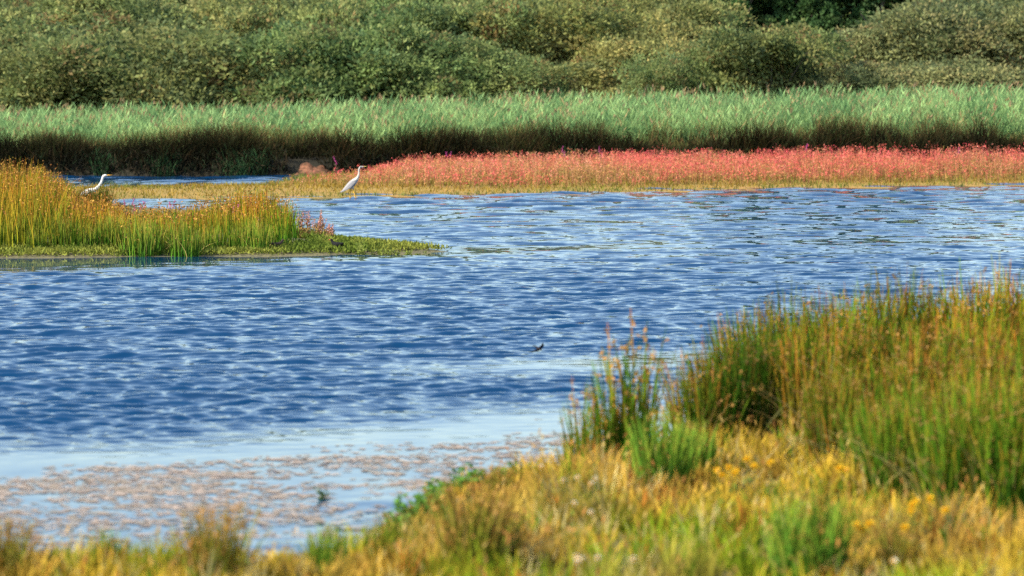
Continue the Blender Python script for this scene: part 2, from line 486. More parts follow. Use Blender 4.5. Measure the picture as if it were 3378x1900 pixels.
ORD = ['first', 'second', 'third', 'fourth', 'fifth', 'sixth', 'seventh', 'eighth', 'ninth', 'tenth', 'eleventh', 'twelfth', 'thirteenth', 'fourteenth', 'fifteenth', 'sixteenth', 'seventeenth', 'eighteenth']
brng = np.random.default_rng(3)
def tint_at(px, row):
    """the foliage's own hue along the slope: dull green, grey-green, fresh green, olive, yellow-green"""
    k = [0, 600, 980, 1060, 1300, 1650, 1760, 2150, 2230, 2700, 2800, 3378]
    r = [1.0, 1.05, 1.12, .88, .95, .90, 1.28, 1.25, .98, 1.05, 1.0, 1.08]
    g = [1.02, 1.04, 1.08, 1.08, 1.12, 1.06, 1.18, 1.12, 1.05, 1.08, .96, 1.0]
    b = [.90, .92, .92, .92, .95, .92, .95, .95, .92, .92, 1.0, 1.0]
    j = brng.uniform(.92, 1.08)
    w = 1.0 + .04 * row
    return (np.interp(px, k, r) * j * w * brng.uniform(.96, 1.05), np.interp(px, k, g) * j * w, np.interp(px, k, b) * j * w)
rows = [(129, 13, 'front row just behind the reeds', .72, 1.08), (136, 14, 'second row up the slope', .80, 1.12),
        (145, 15, 'third row up the slope', .9, 1.12), (156, 15, 'fourth row up the slope', .95, 1.2), (168, 14, 'top row at the upper edge', 1.0, 1.3)]
for ri, (yd, cnt, txt, s0, s1) in enumerate(rows):
    half = yd * 1689 / F + 3.2
    for k in range(cnt):
        x = -half + 2 * half * (k + .5 + brng.uniform(-.2, .2)) / cnt
        px = 1689 + x / yd * F
        y = yd + brng.uniform(-3.2, 3.2) * (1 if ri else .5)
        sc = brng.uniform(s0, s1)
        if ri == 0 and px > 2700: sc *= .75
        if ri == 0 and 1900 < px < 2250: sc *= .85
        if ri == 3 and px > 2300: sc *= .8
        if ri == 2 and 2330 < px < 3080: sc *= .44
        if ri == 1 and 2330 < px < 3080: sc *= .76
        if ri >= 3 and 2360 < px < 3080: continue
        tn = tint_at(px, ri)
        hue = ('dull green', 'grey-green', 'olive', 'fresh green', 'yellowish green')[0 if px < 600 else 1 if px < 1100 else 3 if px < 1800 else 2 if px < 2250 else 4]
        bush('willow_bush', x, y, protos[int(brng.integers(0, 5))], (sc * brng.uniform(1.1, 1.7), sc * brng.uniform(.9, 1.1), sc * brng.uniform(.85, 1.1)), tn,
             f'{hue} willow bush, {ORD[k]} from the left in the {txt}', 'bush', 'willow bushes on the slope', brng.uniform(0, 6.28))
for k, (px, yd, s_) in enumerate([(2430, 157, .9), (2560, 162, 1.05), (2690, 156, .85), (2800, 160, 1.0), (2900, 155, .85), (3010, 161, 1.0), (2500, 170, 1.2), (2740, 171, 1.2), (2960, 170, 1.2)]):
    x = (px - 1689) / F * yd
    bush('alder_tree', x, yd, tall[k % 2], (s_ * 1.0, s_, s_), (.36, .62, .5),  # dark green crowns; shade of the unlit wood interior is put into this tint
         'dark alder at the upper right, ' + (f'{ORD[k]} from the left in the front line' if k < 6 else f'{ORD[k - 6]} from the left in the line behind'), 'tree', 'dark alders at the top of the slope', brng.uniform(0, 6.28))

# ------------------------------------------------------------------ reed bed (one mass)
n = 22000
x = rng.uniform(-26, 28, n); y = rng.uniform(0, 1, n) ** 1.3 * 15 + far_edge(x) + 3.2
z = far_h(np.column_stack([x, y]))
hh = (1.75 + .014 * (x + 20) + .5 * (fbm(x * .25, y * .25, 31) - .5)) * rng.uniform(.72, 1.1, n)
hh = hh * (.62 + .38 * sstep(0, 2.6, y - far_edge(x) - 3.2))
pat = fbm(x * .9, y * .4, 32)
cA = mixc((.15, .27, .10), (.30, .44, .17), sstep(.3, .7, pat)) * rng.uniform(.65, 1.35, (n, 1))
dry = rng.random(n) < .05; cA[dry] = np.array((.42, .30, .14))
a = Acc()
base = np.column_stack([x, y, z - .05])
blades(a, base, hh, .022, rng.uniform(.02, .16, n), cA * .9, cA * 1.05, 3, power=2.2, az=rng.normal(.2, .9, n))
for k in range(3):                                       # leaves along each stem
    t = rng.uniform(.3, .95, n)
    pb = base + np.column_stack([rng.normal(0, .03, n), rng.normal(0, .03, n), hh * t])
    an = rng.normal(0, 1.1, n) + np.where(rng.random(n) < .4, np.pi, 0)
    dv = np.column_stack([np.cos(an) * .55, np.sin(an) * .55, rng.uniform(.5, 1.3, n)])
    leaves(a, pb, dv, rng.uniform(.28, .5, n), .045, cA * rng.uniform(.8, 1.25, (n, 1)))
pl = rng.random(n) < .05; m_ = pl.sum()                  # feathery brown seed plumes
for k in range(3):
    leaves(a, base[pl] + np.column_stack([rng.normal(0, .04, (m_, 2)), hh[pl] * rng.uniform(.93, 1.02, m_)]), rng.normal(size=(m_, 3)) * .25 + np.array([.25, 0, 1]), rng.uniform(.16, .28, m_), .05, pick([(.30, .20, .10), (.36, .24, .14)], m_))
tag(a.build('reed_bed', M['reed']), 'band of tall blue-green reeds between the dark bank and the willows', 'reeds', kind='stuff')

# dark sedge hanging over the far bank
n = 30000
x = rng.uniform(-27, 30, n); s_ = rng.uniform(0, 1, n) ** 1.1 * 3.6
y = far_edge(x) + .05 + s_
gapm = (np.abs(x - ground(1030, 575)[0] + .3 * np.sin(s_ * 3)) < .6) & (s_ < .45)
keep = ~gapm; x, y, s_ = x[keep], y[keep], s_[keep]; n = len(x)
z = far_h(np.column_stack([x, y]))
tus = fbm(x * .75, y * .8, 41, 2)
hh = (.34 + 1.05 * sstep(.2, .8, tus)) * rng.uniform(.72, 1.05, n) * (1 + .006 * (x + 20))
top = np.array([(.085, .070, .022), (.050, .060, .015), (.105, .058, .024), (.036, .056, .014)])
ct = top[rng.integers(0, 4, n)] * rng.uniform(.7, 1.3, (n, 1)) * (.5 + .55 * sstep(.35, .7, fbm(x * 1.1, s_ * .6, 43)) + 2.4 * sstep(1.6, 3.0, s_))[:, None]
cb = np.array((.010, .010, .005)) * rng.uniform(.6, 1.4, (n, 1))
a = Acc()
az = np.where(s_ < 1.6, rng.normal(-np.pi / 2, .9, n), rng.uniform(0, 6.28, n))
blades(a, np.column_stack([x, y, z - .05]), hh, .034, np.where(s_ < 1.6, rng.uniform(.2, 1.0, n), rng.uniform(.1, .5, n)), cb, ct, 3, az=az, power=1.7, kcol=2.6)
n = 9000
x = rng.uniform(-27, 30, n); y = far_edge(x) + rng.uniform(-.02, .5, n)
k = np.abs(x - ground(1030, 575)[0]) > .75; x, y = x[k], y[k]; n = len(x)
z = far_h(np.column_stack([x, y])); n3 = rng.normal(size=(n, 3)) * .45
leaves(a, np.column_stack([x, y - rng.uniform(0, .25, n), z + rng.uniform(.0, .45, n)]), n3 + np.array([0, -.45, -.6]), rng.uniform(.25, .6, n), .03,
       pick([(.012, .013, .007), (.02, .016, .008), (.012, .022, .009), (.035, .024, .013)], n))
tag(a.build('bank_sedge', M['rush']), 'dark brown-green sedge overhanging the steep far bank', 'sedge', kind='stuff')
a = Acc()
n = 500; x = rng.normal(0, 1, n) * .3
for cx in (-13.1, -15.6, -9.6, -10.4, 2.0, 13.2, 14.0, 6.5):
    m_ = 160; xx = cx + rng.normal(0, .28, m_); yy = far_edge(xx) + rng.uniform(-.1, .35, m_)
    zz = far_h(np.column_stack([xx, yy]))
    blades(a, np.column_stack([xx, yy, zz]), rng.uniform(.3, .75, m_), .035, rng.uniform(.2, .7, m_), (.03, .07, .03), (.05, .12, .045), 3)
tag(a.build('bank_fern', M['rush']), 'green leafy tufts at the foot of the dark far bank', 'plants', kind='stuff')
# bare clay slip in the bank
def clay_h(P):
    cx = ground(1040, 578)[0]; cy = float(far_edge(np.array([cx]))[0]) - .1
    r = np.hypot((P[:, 0] - cx) / 1.0, (P[:, 1] - cy - .45) / .8)
    return .60 * np.clip(1.1 - r, -.1, .8) + .55 * (fbm(P[:, 0] * 3, P[:, 1] * 3, 9) - .5) * np.clip(1.2 - r, 0, 1)
cx = ground(1040, 578)[0]; cy = float(far_edge(np.array([cx]))[0]) - .1
tag(heightfield('clay_slip', cx - 1.8, cx + 1.8, cy - 1.4, cy + 2.2, .12, clay_h, M['clay'], .0), kind='structure')

# ------------------------------------------------------------------ spit: short turf and the red stand
def scatter(n, fn, pg, x0, x1, y0, y1, smin=.1, smax=1e9):
    P = np.column_stack([rng.uniform(x0, x1, n), rng.uniform(y0, y1, n)])
    s = sdist(P, pg); k = (s > smin) & (s < smax)
    return P[k], s[k], fn(P[k])

P, s, z = scatter(60000, spit_h, spit_poly, -20, 26, 76, 104, .15, 9)
n = len(P); pat = fbm(P[:, 0] * .5, P[:, 1] * .5, 51)
c = mixc((.32, .21, .035), (.18, .19, .03), sstep(.35, .65, pat)) * rng.uniform(.6, 1.3, (n, 1))
low = s < .9; c[low] = np.array((.14, .17, .04)) * rng.uniform(.7, 1.3, (low.sum(), 1))
a = Acc()
blades(a, np.column_stack([P, z - .02]), rng.uniform(.04, .15, n) * (1 + .6 * pat), .03, rng.uniform(.1, .9, n), c * .8, c * 1.1, 2)
tag(a.build('spit_turf', M['grass']), 'short ochre turf along the front edge of the spit', 'turf', kind='stuff')

P, s, z = scatter(22000, spit_h, spit_poly, -12, 27, 84, 105, .1)
px = 1689 + P[:, 0] / P[:, 1] * F
front = np.interp(px, [800, 1000, 1150, 1500, 2200, 3378], [6.0, 4.2, 3.4, 2.6, 2.0, 1.7]) + .9 * (fbm(P[:, 0] * .6, P[:, 1] * .2, 55) - .5)
k = (s > front) & (rng.random(len(P)) < np.interp(px, [820, 1000, 1300, 2000], [.10, .3, .7, 1.0]))
P, s, z, px = P[k], s[k], z[k], px[k]; n = len(P)
hh = np.interp(px, [820, 1150, 1700, 2600, 3378], [.35, .55, .68, .80, .88]) * rng.uniform(.5, 1.22, n) * (.72 + .56 * fbm(P[:, 0] * .7, P[:, 1] * .5, 56))
hh *= .55 + .45 * sstep(0, 1.6, s - np.interp(px, [800, 1000, 1150, 1500, 2200, 3378], [6.0, 4.2, 3.4, 2.6, 2.0, 1.7]))
a = Acc(); base = np.column_stack([P, z - .02])
stem = pick([(.40, .26, .08), (.32, .26, .07), (.42, .20, .10), (.24, .20, .06)], n)
patch = fbm(P[:, 0] * .5, P[:, 1] * .25, 57)
redc = mixc(pick([(.68, .13, .10), (.70, .20, .15), (.64, .09, .11)], n), pick([(.52, .24, .11), (.44, .22, .09), (.60, .26, .18), (.30, .22, .07)], n), sstep(.42, .72, patch + rng.normal(0, .13, n) + np.interp(px, [850, 1200, 1900, 3000], [.22, .14, .03, -.04])))
lean = rng.uniform(.02, .2, n)
blades(a, base, hh, .022, lean, stem * .7, redc, 2, kcol=1.5)
for k in range(8):                                       # whorls of small red seeds up the stem
    t = rng.uniform(.35, 1.0, n)
    pb = base + np.column_stack([rng.normal(0, .05, n), rng.normal(0, .05, n), hh * t])
    dv = rng.normal(size=(n, 3)) + np.array([0, 0, .6])
    cc = mixc(stem, redc, sstep(.5, .85, t)) * rng.uniform(.75, 1.3, (n, 1))
    leaves(a, pb, dv, rng.uniform(.05, .12, n), .024, cc)
tag(a.build('red_sorrel_stand', M['red']), 'wide stand of red seeding plants on straw stems along the spit', 'plants', kind='stuff')

def spike_plant(name, x, y, z, h, label, cat, group, stemc, flc, nst=5, sp=.09, fr=.45, fs=.03):
    t = thing(name, (x, y, z), label, cat, group)
    a = Acc(); b = Acc()
    bs = np.column_stack([rng.normal(0, sp * .4, nst), rng.normal(0, sp * .4, nst), np.full(nst, -.03)])
    hs = h * rng.uniform(.75, 1.05, nst); az = rng.uniform(0, 6.28, nst); ln = rng.uniform(.05, .22, nst)
    blades(a, bs, hs, .014, ln, stemc, stemc, 3, az=az)
    m_ = 12
    tt = rng.uniform(.1, .7, (nst, m_)); 
    pb = (bs[:, None] + np.stack([np.cos(az)[:, None] * (ln * hs)[:, None] * tt ** 1.8, np.sin(az)[:, None] * (ln * hs)[:, None] * tt ** 1.8, hs[:, None] * tt], -1)).reshape(-1, 3)
    leaves(a, pb, rng.normal(size=(nst * m_, 3)) + np.array([0, 0, .5]), .09, .03, stemc)
    m_ = 40
    tt = rng.uniform(1 - fr, 1.02, (nst, m_))
    pb = (bs[:, None] + np.stack([np.cos(az)[:, None] * (ln * hs)[:, None] * tt ** 1.8, np.sin(az)[:, None] * (ln * hs)[:, None] * tt ** 1.8, hs[:, None] * tt], -1)).reshape(-1, 3)
    leaves(b, pb + rng.normal(0, .008, pb.shape), rng.normal(size=(nst * m_, 3)), fs, fs * .7, np.asarray(flc) * rng.uniform(.7, 1.3, (nst * m_, 1)))
    a.build('stems', M['rush'], t)['kind'] = 'stuff'; b.build('flower_spikes', M['petal'], t)['kind'] = 'stuff'
    return t

for k, (px, lab) in enumerate([(1112, 'near the clay slip'), (1482, 'above the red stand, second from the clay slip'), (1855, 'above the red stand, third from the clay slip'),
                        (1978, 'above the red stand, fourth from the clay slip'), (2655, 'above the red stand, fifth from the clay slip'), (3163, 'above the red stand, sixth from the clay slip')]):
    y = 101.5; x = (px - 1689) / F * y; z = float(spit_h(np.array([[x, y]]))[0])
    hh_ = np.interp(px, [1100, 1500, 3200], [.75, .95, 1.2])
    spike_plant('purple_loosestrife', x, y, z, hh_, f'magenta flower spikes standing {lab}', 'flowers', 'magenta spikes on the spit', (.16, .10, .07), (.42, .06, .24), 2, .06, .22, .035)

# ------------------------------------------------------------------ rush clumps
def rush_proto(seed, n, h, rad, lean, green, tipc, heads=.6, w=.017):
    """mesh pair (stems, seed heads) of one clump, height about h, foot radius rad"""
    global rng
    keep = rng; rng = np.random.default_rng(seed)
    r = np.sqrt(rng.random(n)) * rad; an = rng.uniform(0, 6.28, n)
    bs = np.column_stack([r * np.cos(an), r * np.sin(an), np.full(n, -.05)])
    hs = h * rng.uniform(.35, 1.12, n) * (1 - .25 * r / rad)
    az = an + rng.normal(0, 1.0, n); ln = np.clip(lean * (r / rad) * rng.uniform(.4, 1.5, n) + rng.uniform(0, .08, n), 0, 1.1)
    bent = rng.random(n) < .05; ln[bent] = rng.uniform(.6, 1.1, bent.sum())
    c0 = pick(green, n); c1 = pick(tipc, n); c0[bent] = c1[bent] = np.array((.36, .26, .08))
    a = Acc(); blades(a, bs, hs, w, ln, c0, c1, 4, az=az, power=1.6, kcol=1.7, tip=.25)
    b = Acc(); k = rng.random(n) < heads
    t = rng.uniform(.80, .97, n)[k]; q = np.column_stack([np.cos(az[k]), np.sin(az[k])]) * (ln[k] * hs[k] * t ** 1.6)[:, None]
    hp = np.column_stack([bs[k, 0] + q[:, 0], bs[k, 1] + q[:, 1], -.05 + hs[k] * t * (1 - .35 * ln[k] ** 2 * t)])
    m_ = 4; hp = np.repeat(hp, m_, 0)
    leaves(b, hp + rng.normal(0, .012, hp.shape), rng.normal(size=hp.shape) + np.array([0, 0, .3]), rng.uniform(.02, .042, len(hp)), .016,
           pick([(.34, .17, .035), (.28, .14, .03), (.40, .22, .05)], len(hp)))
    rng = keep
    return a.mesh('rush_stems', M['rush']), b.mesh('rush_seed_heads', M['petal'])

GREEN = [(.04, .13, .006), (.06, .17, .008), (.022, .07, .006), (.10, .18, .010)]
GOLD = [(.40, .22, .012), (.26, .25, .012), (.46, .16, .02), (.18, .22, .01)]
MIX = [(.07, .17, .008), (.12, .20, .01), (.22, .20, .012), (.38, .14, .02)]
RP = dict(
    tallA=rush_proto(1, 680, 1.05, .30, .15, GREEN, [(.10, .19, .008), (.15, .22, .01), (.34, .17, .015)], .22),
    tallB=rush_proto(2, 600, 1.0, .28, .20, GREEN, MIX, .28),
    tallC=rush_proto(3, 560, 1.1, .30, .14, GREEN + MIX, MIX + GOLD, .35),
    green=rush_proto(4, 320, .6, .16, .2, [(.07, .20, .015), (.10, .24, .02), (.05, .14, .012)], [(.14, .26, .025), (.24, .27, .03)], .12),
    brown=rush_proto(5, 260, .6, .14, .30, [(.14, .18, .02), (.09, .16, .015)], [(.30, .20, .03), (.28, .14, .035), (.2, .2, .02)], .4),
    thin=rush_proto(6, 75, .8, .09, .14, GREEN, MIX, .5),
)
def rush(px, py, zfn, proto, sc, label, group, name='rush_clump', rz=None, tint=(1, 1, 1), tilt=0):
    x, y = ground(px, py, .1); z = float(zfn(np.array([[x, y]]))[0])
    if not hasattr(sc, '__len__'): sc = (sc, sc, sc)
    t = thing(name, (x, y, z), label, 'rushes', group, rng.uniform(0, 6.28) if rz is None else rz, sc)
    t.rotation_euler[1 if rz is None else 0] = 0
    for nm, me in zip(('stems', 'seed_heads'), RP[proto]):
        o = link(nm, me, t); o.color = (*tint, 1); o['kind'] = 'stuff'
    return t

G = 'rush clumps of the near right bank'
back = [2480, 2610, 2740, 2850, 2960, 3075, 3190, 3310, 3430]
for k, px in enumerate(back):
    rush(px, 1345 - k * 4 + int(rng.integers(-12, 12)), near_h, ('tallA', 'tallC', 'tallB')[k % 3], rng.uniform(.95, 1.15), tint=(.5, .62, .6) if k in (1, 4) else (1, 1, 1), label=
         f'tall brown-tipped rush clump at the water, {ORD[k]} from the left in the back row', group=G)
mid = [(2330, 1478, .86, 'tallB'), (2430, 1470, .93, 'tallA'), (2560, 1455, .98, 'tallA'), (2690, 1480, .92, 'tallC'), (2810, 1465, .98, 'tallB'), (2930, 1470, .95, 'tallC'), (3050, 1480, 1.0, 'tallB'), (3170, 1465, 1.0, 'tallC'), (3290, 1480, 1.0, 'tallA'), (3400, 1480, 1.0, 'tallC')]
for k, (px, py, s_, pr) in enumerate(mid):
    rush(px, py, near_h, pr, s_, f'dense green-brown rush clump, {ORD[k]} from the left in the middle row of the right stand', G, tint=(.32, .45, .5) if k == 1 else (.5, .62, .6) if k in (2, 5) else (.95, .9, 1))
low = [(2760, 1560, .68, 'tallC'), (2880, 1550, .75, 'tallA'), (3000, 1560, .85, 'tallC'), (3120, 1555, .85, 'tallB'), (3240, 1565, .9, 'tallC'), (3360, 1560, .95, 'tallA')]
for k, (px, py, s_, pr) in enumerate(low):
    rush(px, py, near_h, pr, s_, f'green rush clump behind the front row of the right stand, {ORD[k]} from the left', G, tint=(.75, .78, .9))
frt = [(2890, 1640, .66, 'tallB'), (2975, 1690, .74, 'tallA'), (3065, 1670, .82, 'tallB'), (3160, 1730, .80, 'tallA'), (3250, 1690, .86, 'tallC'), (3330, 1745, .84, 'tallA'), (3420, 1730, .92, 'tallA')]
for k, (px, py, s_, pr) in enumerate(frt):
    rush(px, py, near_h, pr, s_, f'shorter fresh green rush clump, {ORD[k]} from the left along the front of the right stand', G, tint=(.8, .95, 1.0))
singles = [
    (1905, 1535, 'thin', .85, 'sparse rush tuft by the water, farthest left of the right bank'),
    (1960, 1545, 'thin', .9, 'thin rush tuft beside the pale shallows, second along the right bank'),
    (2030, 1540, 'thin', 1.3, 'upright dark rush tuft with red-brown tips against the water'),
    (2100, 1535, 'thin', 1.42, 'slender rush tuft leaning right, against the bright water'),
    (2185, 1650, 'green', 1.05, 'bright green rush clump in the dry grass left of the yellow flowers'),
    (2290, 1600, 'green', .72, 'small yellow-green rush tuft just left of the yellow flowers'),
    (2660, 1985, 'green', 1.0, 'dark green rush tuft at the lower edge below the yellow flowers'),
    (2740, 1985, 'thin', .75, 'thin rush stems at the lower edge, right of the dark green tuft'),
    (1560, 1930, 'brown', 1.05, 'brown-green rush clump in the middle of the lower edge'),
    (1640, 1900, 'brown', .75, 'small brown rush tuft right of the lower middle clump'),
    (710, 1990, 'brown', .95, 'reddish brown rush clump at the lower edge before the weedy shallows'),
    (640, 1975, 'brown', .62, 'low brown rush tuft just left of the reddish clump'),
    (350, 1900, 'green', .45, 'small dark green tuft on the lower left shore'),
    (15, 1960, 'brown', .75, 'rush tuft at the lower left corner'),
    (1085, 1915, 'green', .52, 'green rush tuft between the weedy shallows and the meadow'),
    (1245, 1890, 'thin', .45, 'dark thin rush tuft at the edge of the inlet'),
    (1640, 1640, 'brown', .5, 'low rush tuft on the shore beside leafy green plants'),
    (2960, 1960, 'brown', .6, 'straw-coloured rush tuft at the lower right edge'),
]
for px, py, pr, s_, lab in singles:
    rush(px, py, near_h, pr, s_, lab, 'rush tufts of the near bank')

# island rushes: a golden mass with green clumps at its foot
P, s, z = scatter(60000, island_h, island_poly, -24, -4, 46, 72, .5)
px = 1689 + P[:, 0] / P[:, 1] * F
lim = np.interp(px, [-900, 0, 560, 950, 1050, 1100, 1150], [.65, .65, .7, .75, .95, 1.2, 9])
k = (s > lim) & (rng.random(len(P)) < np.interp(px, [0, 950, 1100], [1, 1, .6])) & ((P[:, 1] < 63) | (px < 330))
P, s, z, px = P[k][:15000], s[k][:15000], z[k][:15000], px[k][:15000]; n = len(P)
hh = np.interp(px, [-300, 100, 260, 420, 640, 860, 960, 1090], [1.25, 1.2, .95, .62, .72, .85, .80, .50]) * rng.uniform(.5, 1.08, n) * (.75 + .5 * fbm(P[:, 0] * .8, P[:, 1] * .5, 61))
top_line = np.interp(px, [-300, 0, 120, 200, 250, 380, 420, 600, 680, 800, 900, 960, 1000, 1050, 1100], [505, 515, 535, 575, 645, 660, 692, 694, 668, 640, 628, 645, 690, 740, 790]) + rng.normal(0, 16, n)
hh = np.minimum(hh * 1.15, np.maximum((H - (top_line - 350) / F * P[:, 1] - z), .18) * rng.uniform(.7, 1.04, n))
pat = fbm(P[:, 0] * 1.3, P[:, 1] * .4, 62)
c0 = mixc((.045, .15, .008), (.22, .24, .015), sstep(.48, .74, pat)) * rng.uniform(.6, 1.25, (n, 1))
c1 = mixc(pick([(.14, .26, .01), (.26, .30, .015), (.40, .28, .02)], n), pick([(.48, .24, .02), (.48, .15, .02), (.30, .22, .015), (.28, .09, .015), (.54, .21, .02)], n) * (.65 + .7 * fbm(P[:, 0] * 1.7, P[:, 1] * 1.2, 66))[:, None], sstep(.28, .48, pat + rng.normal(0, .08, n)))
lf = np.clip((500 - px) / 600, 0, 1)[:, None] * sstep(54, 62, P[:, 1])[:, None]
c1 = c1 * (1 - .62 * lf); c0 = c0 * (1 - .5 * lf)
a = Acc()
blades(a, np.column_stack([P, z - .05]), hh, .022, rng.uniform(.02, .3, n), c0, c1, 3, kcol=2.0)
hd = rng.random(n) < .28; m_ = hd.sum()
leaves(a, np.repeat(np.column_stack([P, z])[hd] + np.column_stack([rng.normal(0, .05, m_), rng.normal(0, .05, m_), hh[hd] * .93]), 3, 0) + rng.normal(0, .025, (m_ * 3, 3)),
       rng.normal(size=(m_ * 3, 3)), .05, .026, pick([(.34, .15, .035), (.24, .10, .03), (.42, .24, .05)], m_ * 3))
tag(a.build('island_rush_mass', M['rush']), 'golden and rust coloured rushes covering the left island', 'rushes', kind='stuff')

RP['stand'] = rush_proto(7, 220, .72, .30, .12, [(.05, .15, .012), (.07, .19, .015), (.035, .10, .012)], [(.18, .25, .02), (.30, .26, .03), (.38, .24, .04)], .15, .02)
ip = [(12, 826, .8), (88, 822, 1.0), (120, 829, .7), (205, 828, .95), (278, 823, .72), (352, 829, .9), (377, 824, 1.05), (468, 828, 1.1), (500, 822, .75), (590, 826, .8), (612, 829, 1.0), (705, 824, .7), (798, 826, .78), (842, 829, .9), (905, 822, .6)]
for k, (px, py, s_) in enumerate(ip):
    rush(px, py - 6 + int(rng.integers(-5, 4)), island_h, 'stand', (s_ * rng.uniform(.8, 1.25), s_ * rng.uniform(.8, 1.2), s_), f'green rush clump on the front shore of the left island, {ORD[k]} from the left', 'green clumps at the foot of the island', tint=(.9, 1.05, 1.0))
ib = [(-20, 735, 1.05, 'tallC'), (60, 730, 1.1, 'tallB'), (140, 728, 1.05, 'tallC'), (215, 725, .9, 'tallB'), (790, 765, .78, 'tallC'), (870, 772, .85, 'tallC'), (930, 780, .75, 'tallB')]
for k, (px, py, s_, pr) in enumerate(ib):
    rush(px, py, island_h, pr, s_, f'tall rusty rush clump on the island, {ORD[k]} from the left along its back', 'tall clumps at the back of the island', tint=(1.0, .8, .8) if k < 4 else (1.3, 1.1, 1))
rush(318, 718, island_h, 'tallA', (1.0, 1.0, .78), 'dark green rush clump directly in front of the white egret', 'tall clumps at the back of the island', tint=(.55, .5, .7))
rush(275, 718, island_h, 'tallA', (.9, .8, .62), 'low dark rush clump under the tail of the white egret', 'tall clumps at the back of the island', tint=(.6, .55, .6))
for k, (px, py, h_) in enumerate([(424, 760, .62), (445, 762, .5), (467, 762, .6), (565, 764, .64), (770, 775, .6)]):
    x, y = ground(px, py, .1); z = float(island_h(np.array([[x, y]]))[0])
    spike_plant('purple_loosestrife', x, y, z, h_, f'pink flower spike among the island rushes, {ORD[k]} from the egret', 'flowers', 'pink spikes on the island', (.15, .15, .04), (.52, .10, .26), 2, .05, .22, .024)
for k, (px, py, h_) in enumerate([(1000, 792, .5), (1025, 795, .55), (1050, 797, .45), (1085, 803, .35), (865, 800, .45)]):
    x, y = ground(px, py, .1); z = float(island_h(np.array([[x, y]]))[0])
    spike_plant('pink_dock', x, y, z, h_, f'pale red seeding plant at the point of the island, {ORD[(1, 2, 3, 4, 0)[k]]} from the left', 'plant', 'pale red plants on the island', (.26, .17, .06), (.46, .22, .17), 7, .20, .45, .026)

# low green fringe and point of the island
P, s, z = scatter(260000, island_h, island_poly, -20, 0, 46.5, 56, .06)
px = 1689 + P[:, 0] / P[:, 1] * F
k = (s < np.interp(px, [900, 1050, 1120], [1.1, 1.6, 9])) & ((s > .22) | (rng.random(len(P)) < .3)); P, s, z, px = P[k][:34000], s[k][:34000], z[k][:34000], px[k][:34000]; n = len(P)
c = mixc((.12, .17, .025), (.25, .27, .05), sstep(.3, .7, fbm(P[:, 0] * 2, P[:, 1] * .8, 65))) * rng.uniform(.6, 1.25, (n, 1))
a = Acc()
leaves(a, np.column_stack([P, z]) + np.column_stack([np.zeros((n, 2)), rng.uniform(0, .06, n)]), rng.normal(size=(n, 3)) * .6 + np.array([0, 0, .8]), rng.uniform(.04, .11, n), .03, c)
tag(a.build('island_fringe', M['grass']), 'low yellow-green creeping plants along the edge of the left island', 'plants', kind='stuff')

def leafy(px, py, zfn, h, label, group, nst=6, sp=.12, col=(.12, .19, .03), name='leafy_plant', ls=.06):
    x, y = ground(px, py, .05); z = float(zfn(np.array([[x, y]]))[0])
    t = thing(name, (x, y, z), label, 'plant', group)
    a = Acc(); b = Acc()
    bs = np.column_stack([rng.normal(0, sp * .6, nst), rng.normal(0, sp * .6, nst), np.full(nst, -.03)])
    hs = h * rng.uniform(.55, 1.05, nst); az = rng.uniform(0, 6.28, nst); ln = rng.uniform(.05, .4, nst)
    blades(a, bs, hs, .012, ln, np.array(col) * .8, col, 3, az=az)
    m_ = 14; tt = rng.uniform(.1, 1.0, (nst, m_))
    pb = (bs[:, None] + np.stack([np.cos(az)[:, None] * (ln * hs)[:, None] * tt ** 1.8, np.sin(az)[:, None] * (ln * hs)[:, None] * tt ** 1.8, hs[:, None] * tt], -1)).reshape(-1, 3)
    an = rng.uniform(0, 6.28, nst * m_)
    dv = np.column_stack([np.cos(an), np.sin(an), rng.uniform(-.1, .6, nst * m_)])
    leaves(b, pb, dv, ls * rng.uniform(.7, 1.3, nst * m_), ls * .5, np.asarray(col) * rng.uniform(.7, 1.4, (nst * m_, 1)))
    a.build('stems', M['rush'], t)['kind'] = 'stuff'; b.build('foliage', M['grass'], t)['kind'] = 'stuff'
    return t
pts = [(1140, 826, .12), (1185, 828, .36), (1200, 830, .24), (1250, 828, .14), (1275, 828, .16), (1300, 829, .13), (1345, 829, .12), (1390, 829, .12), (1060, 828, .12), (1465, 829, .06)]
for k, (px, py, h_) in enumerate(sorted(pts)):
    leafy(px, py, island_h, h_, 'tallest leafy plant on the low point of the island' if h_ > .3 else f'low leafy plant on the island point, {ORD[k]} from the left', 'leafy plants on the island point', 5, .10 if h_ < .3 else .05, (.20, .24, .05), ls=.055)

# ------------------------------------------------------------------ near meadow
P, s, z = scatter(25000, near_h, near_poly, -8, 12, 12.5, 29, .05)
px = 1689 + P[:, 0] / P[:, 1] * F
k = (px > -700) & (px < 5600); P, s, px = P[k], s[k], px[k]; n = len(P)
p1 = fbm(P[:, 0] * .8, P[:, 1] * .5, 71); p2 = fbm(P[:, 0] * 1.6, P[:, 1] * 1.0, 72)
th_ = (.06 + .32 * p2) * rng.uniform(.45, 1.3, n) * (.55 + .45 * sstep(0, 1.2, s))
tc_ = mixc((.64, .41, .045), (.24, .34, .015), sstep(.48, .68, p1 + rng.normal(0, .05, n)))
pink = sstep(.54, .66, fbm(P[:, 0] * 1.1, P[:, 1] * .8, 73)); tc_ = mixc(tc_, (.60, .30, .10), pink * .45)
odd = rng.random(n) < .22; tc_[odd] = pick([(.07, .18, .006), (.52, .18, .03), (.66, .50, .20), (.11, .26, .01), (.66, .52, .24)], odd.sum())
tc_ = tc_ * rng.uniform(.5, 1.3, (n, 1))
B = 14; m_ = n * B
r_ = np.abs(rng.normal(0, .035, m_)); an = rng.uniform(0, 6.28, m_)
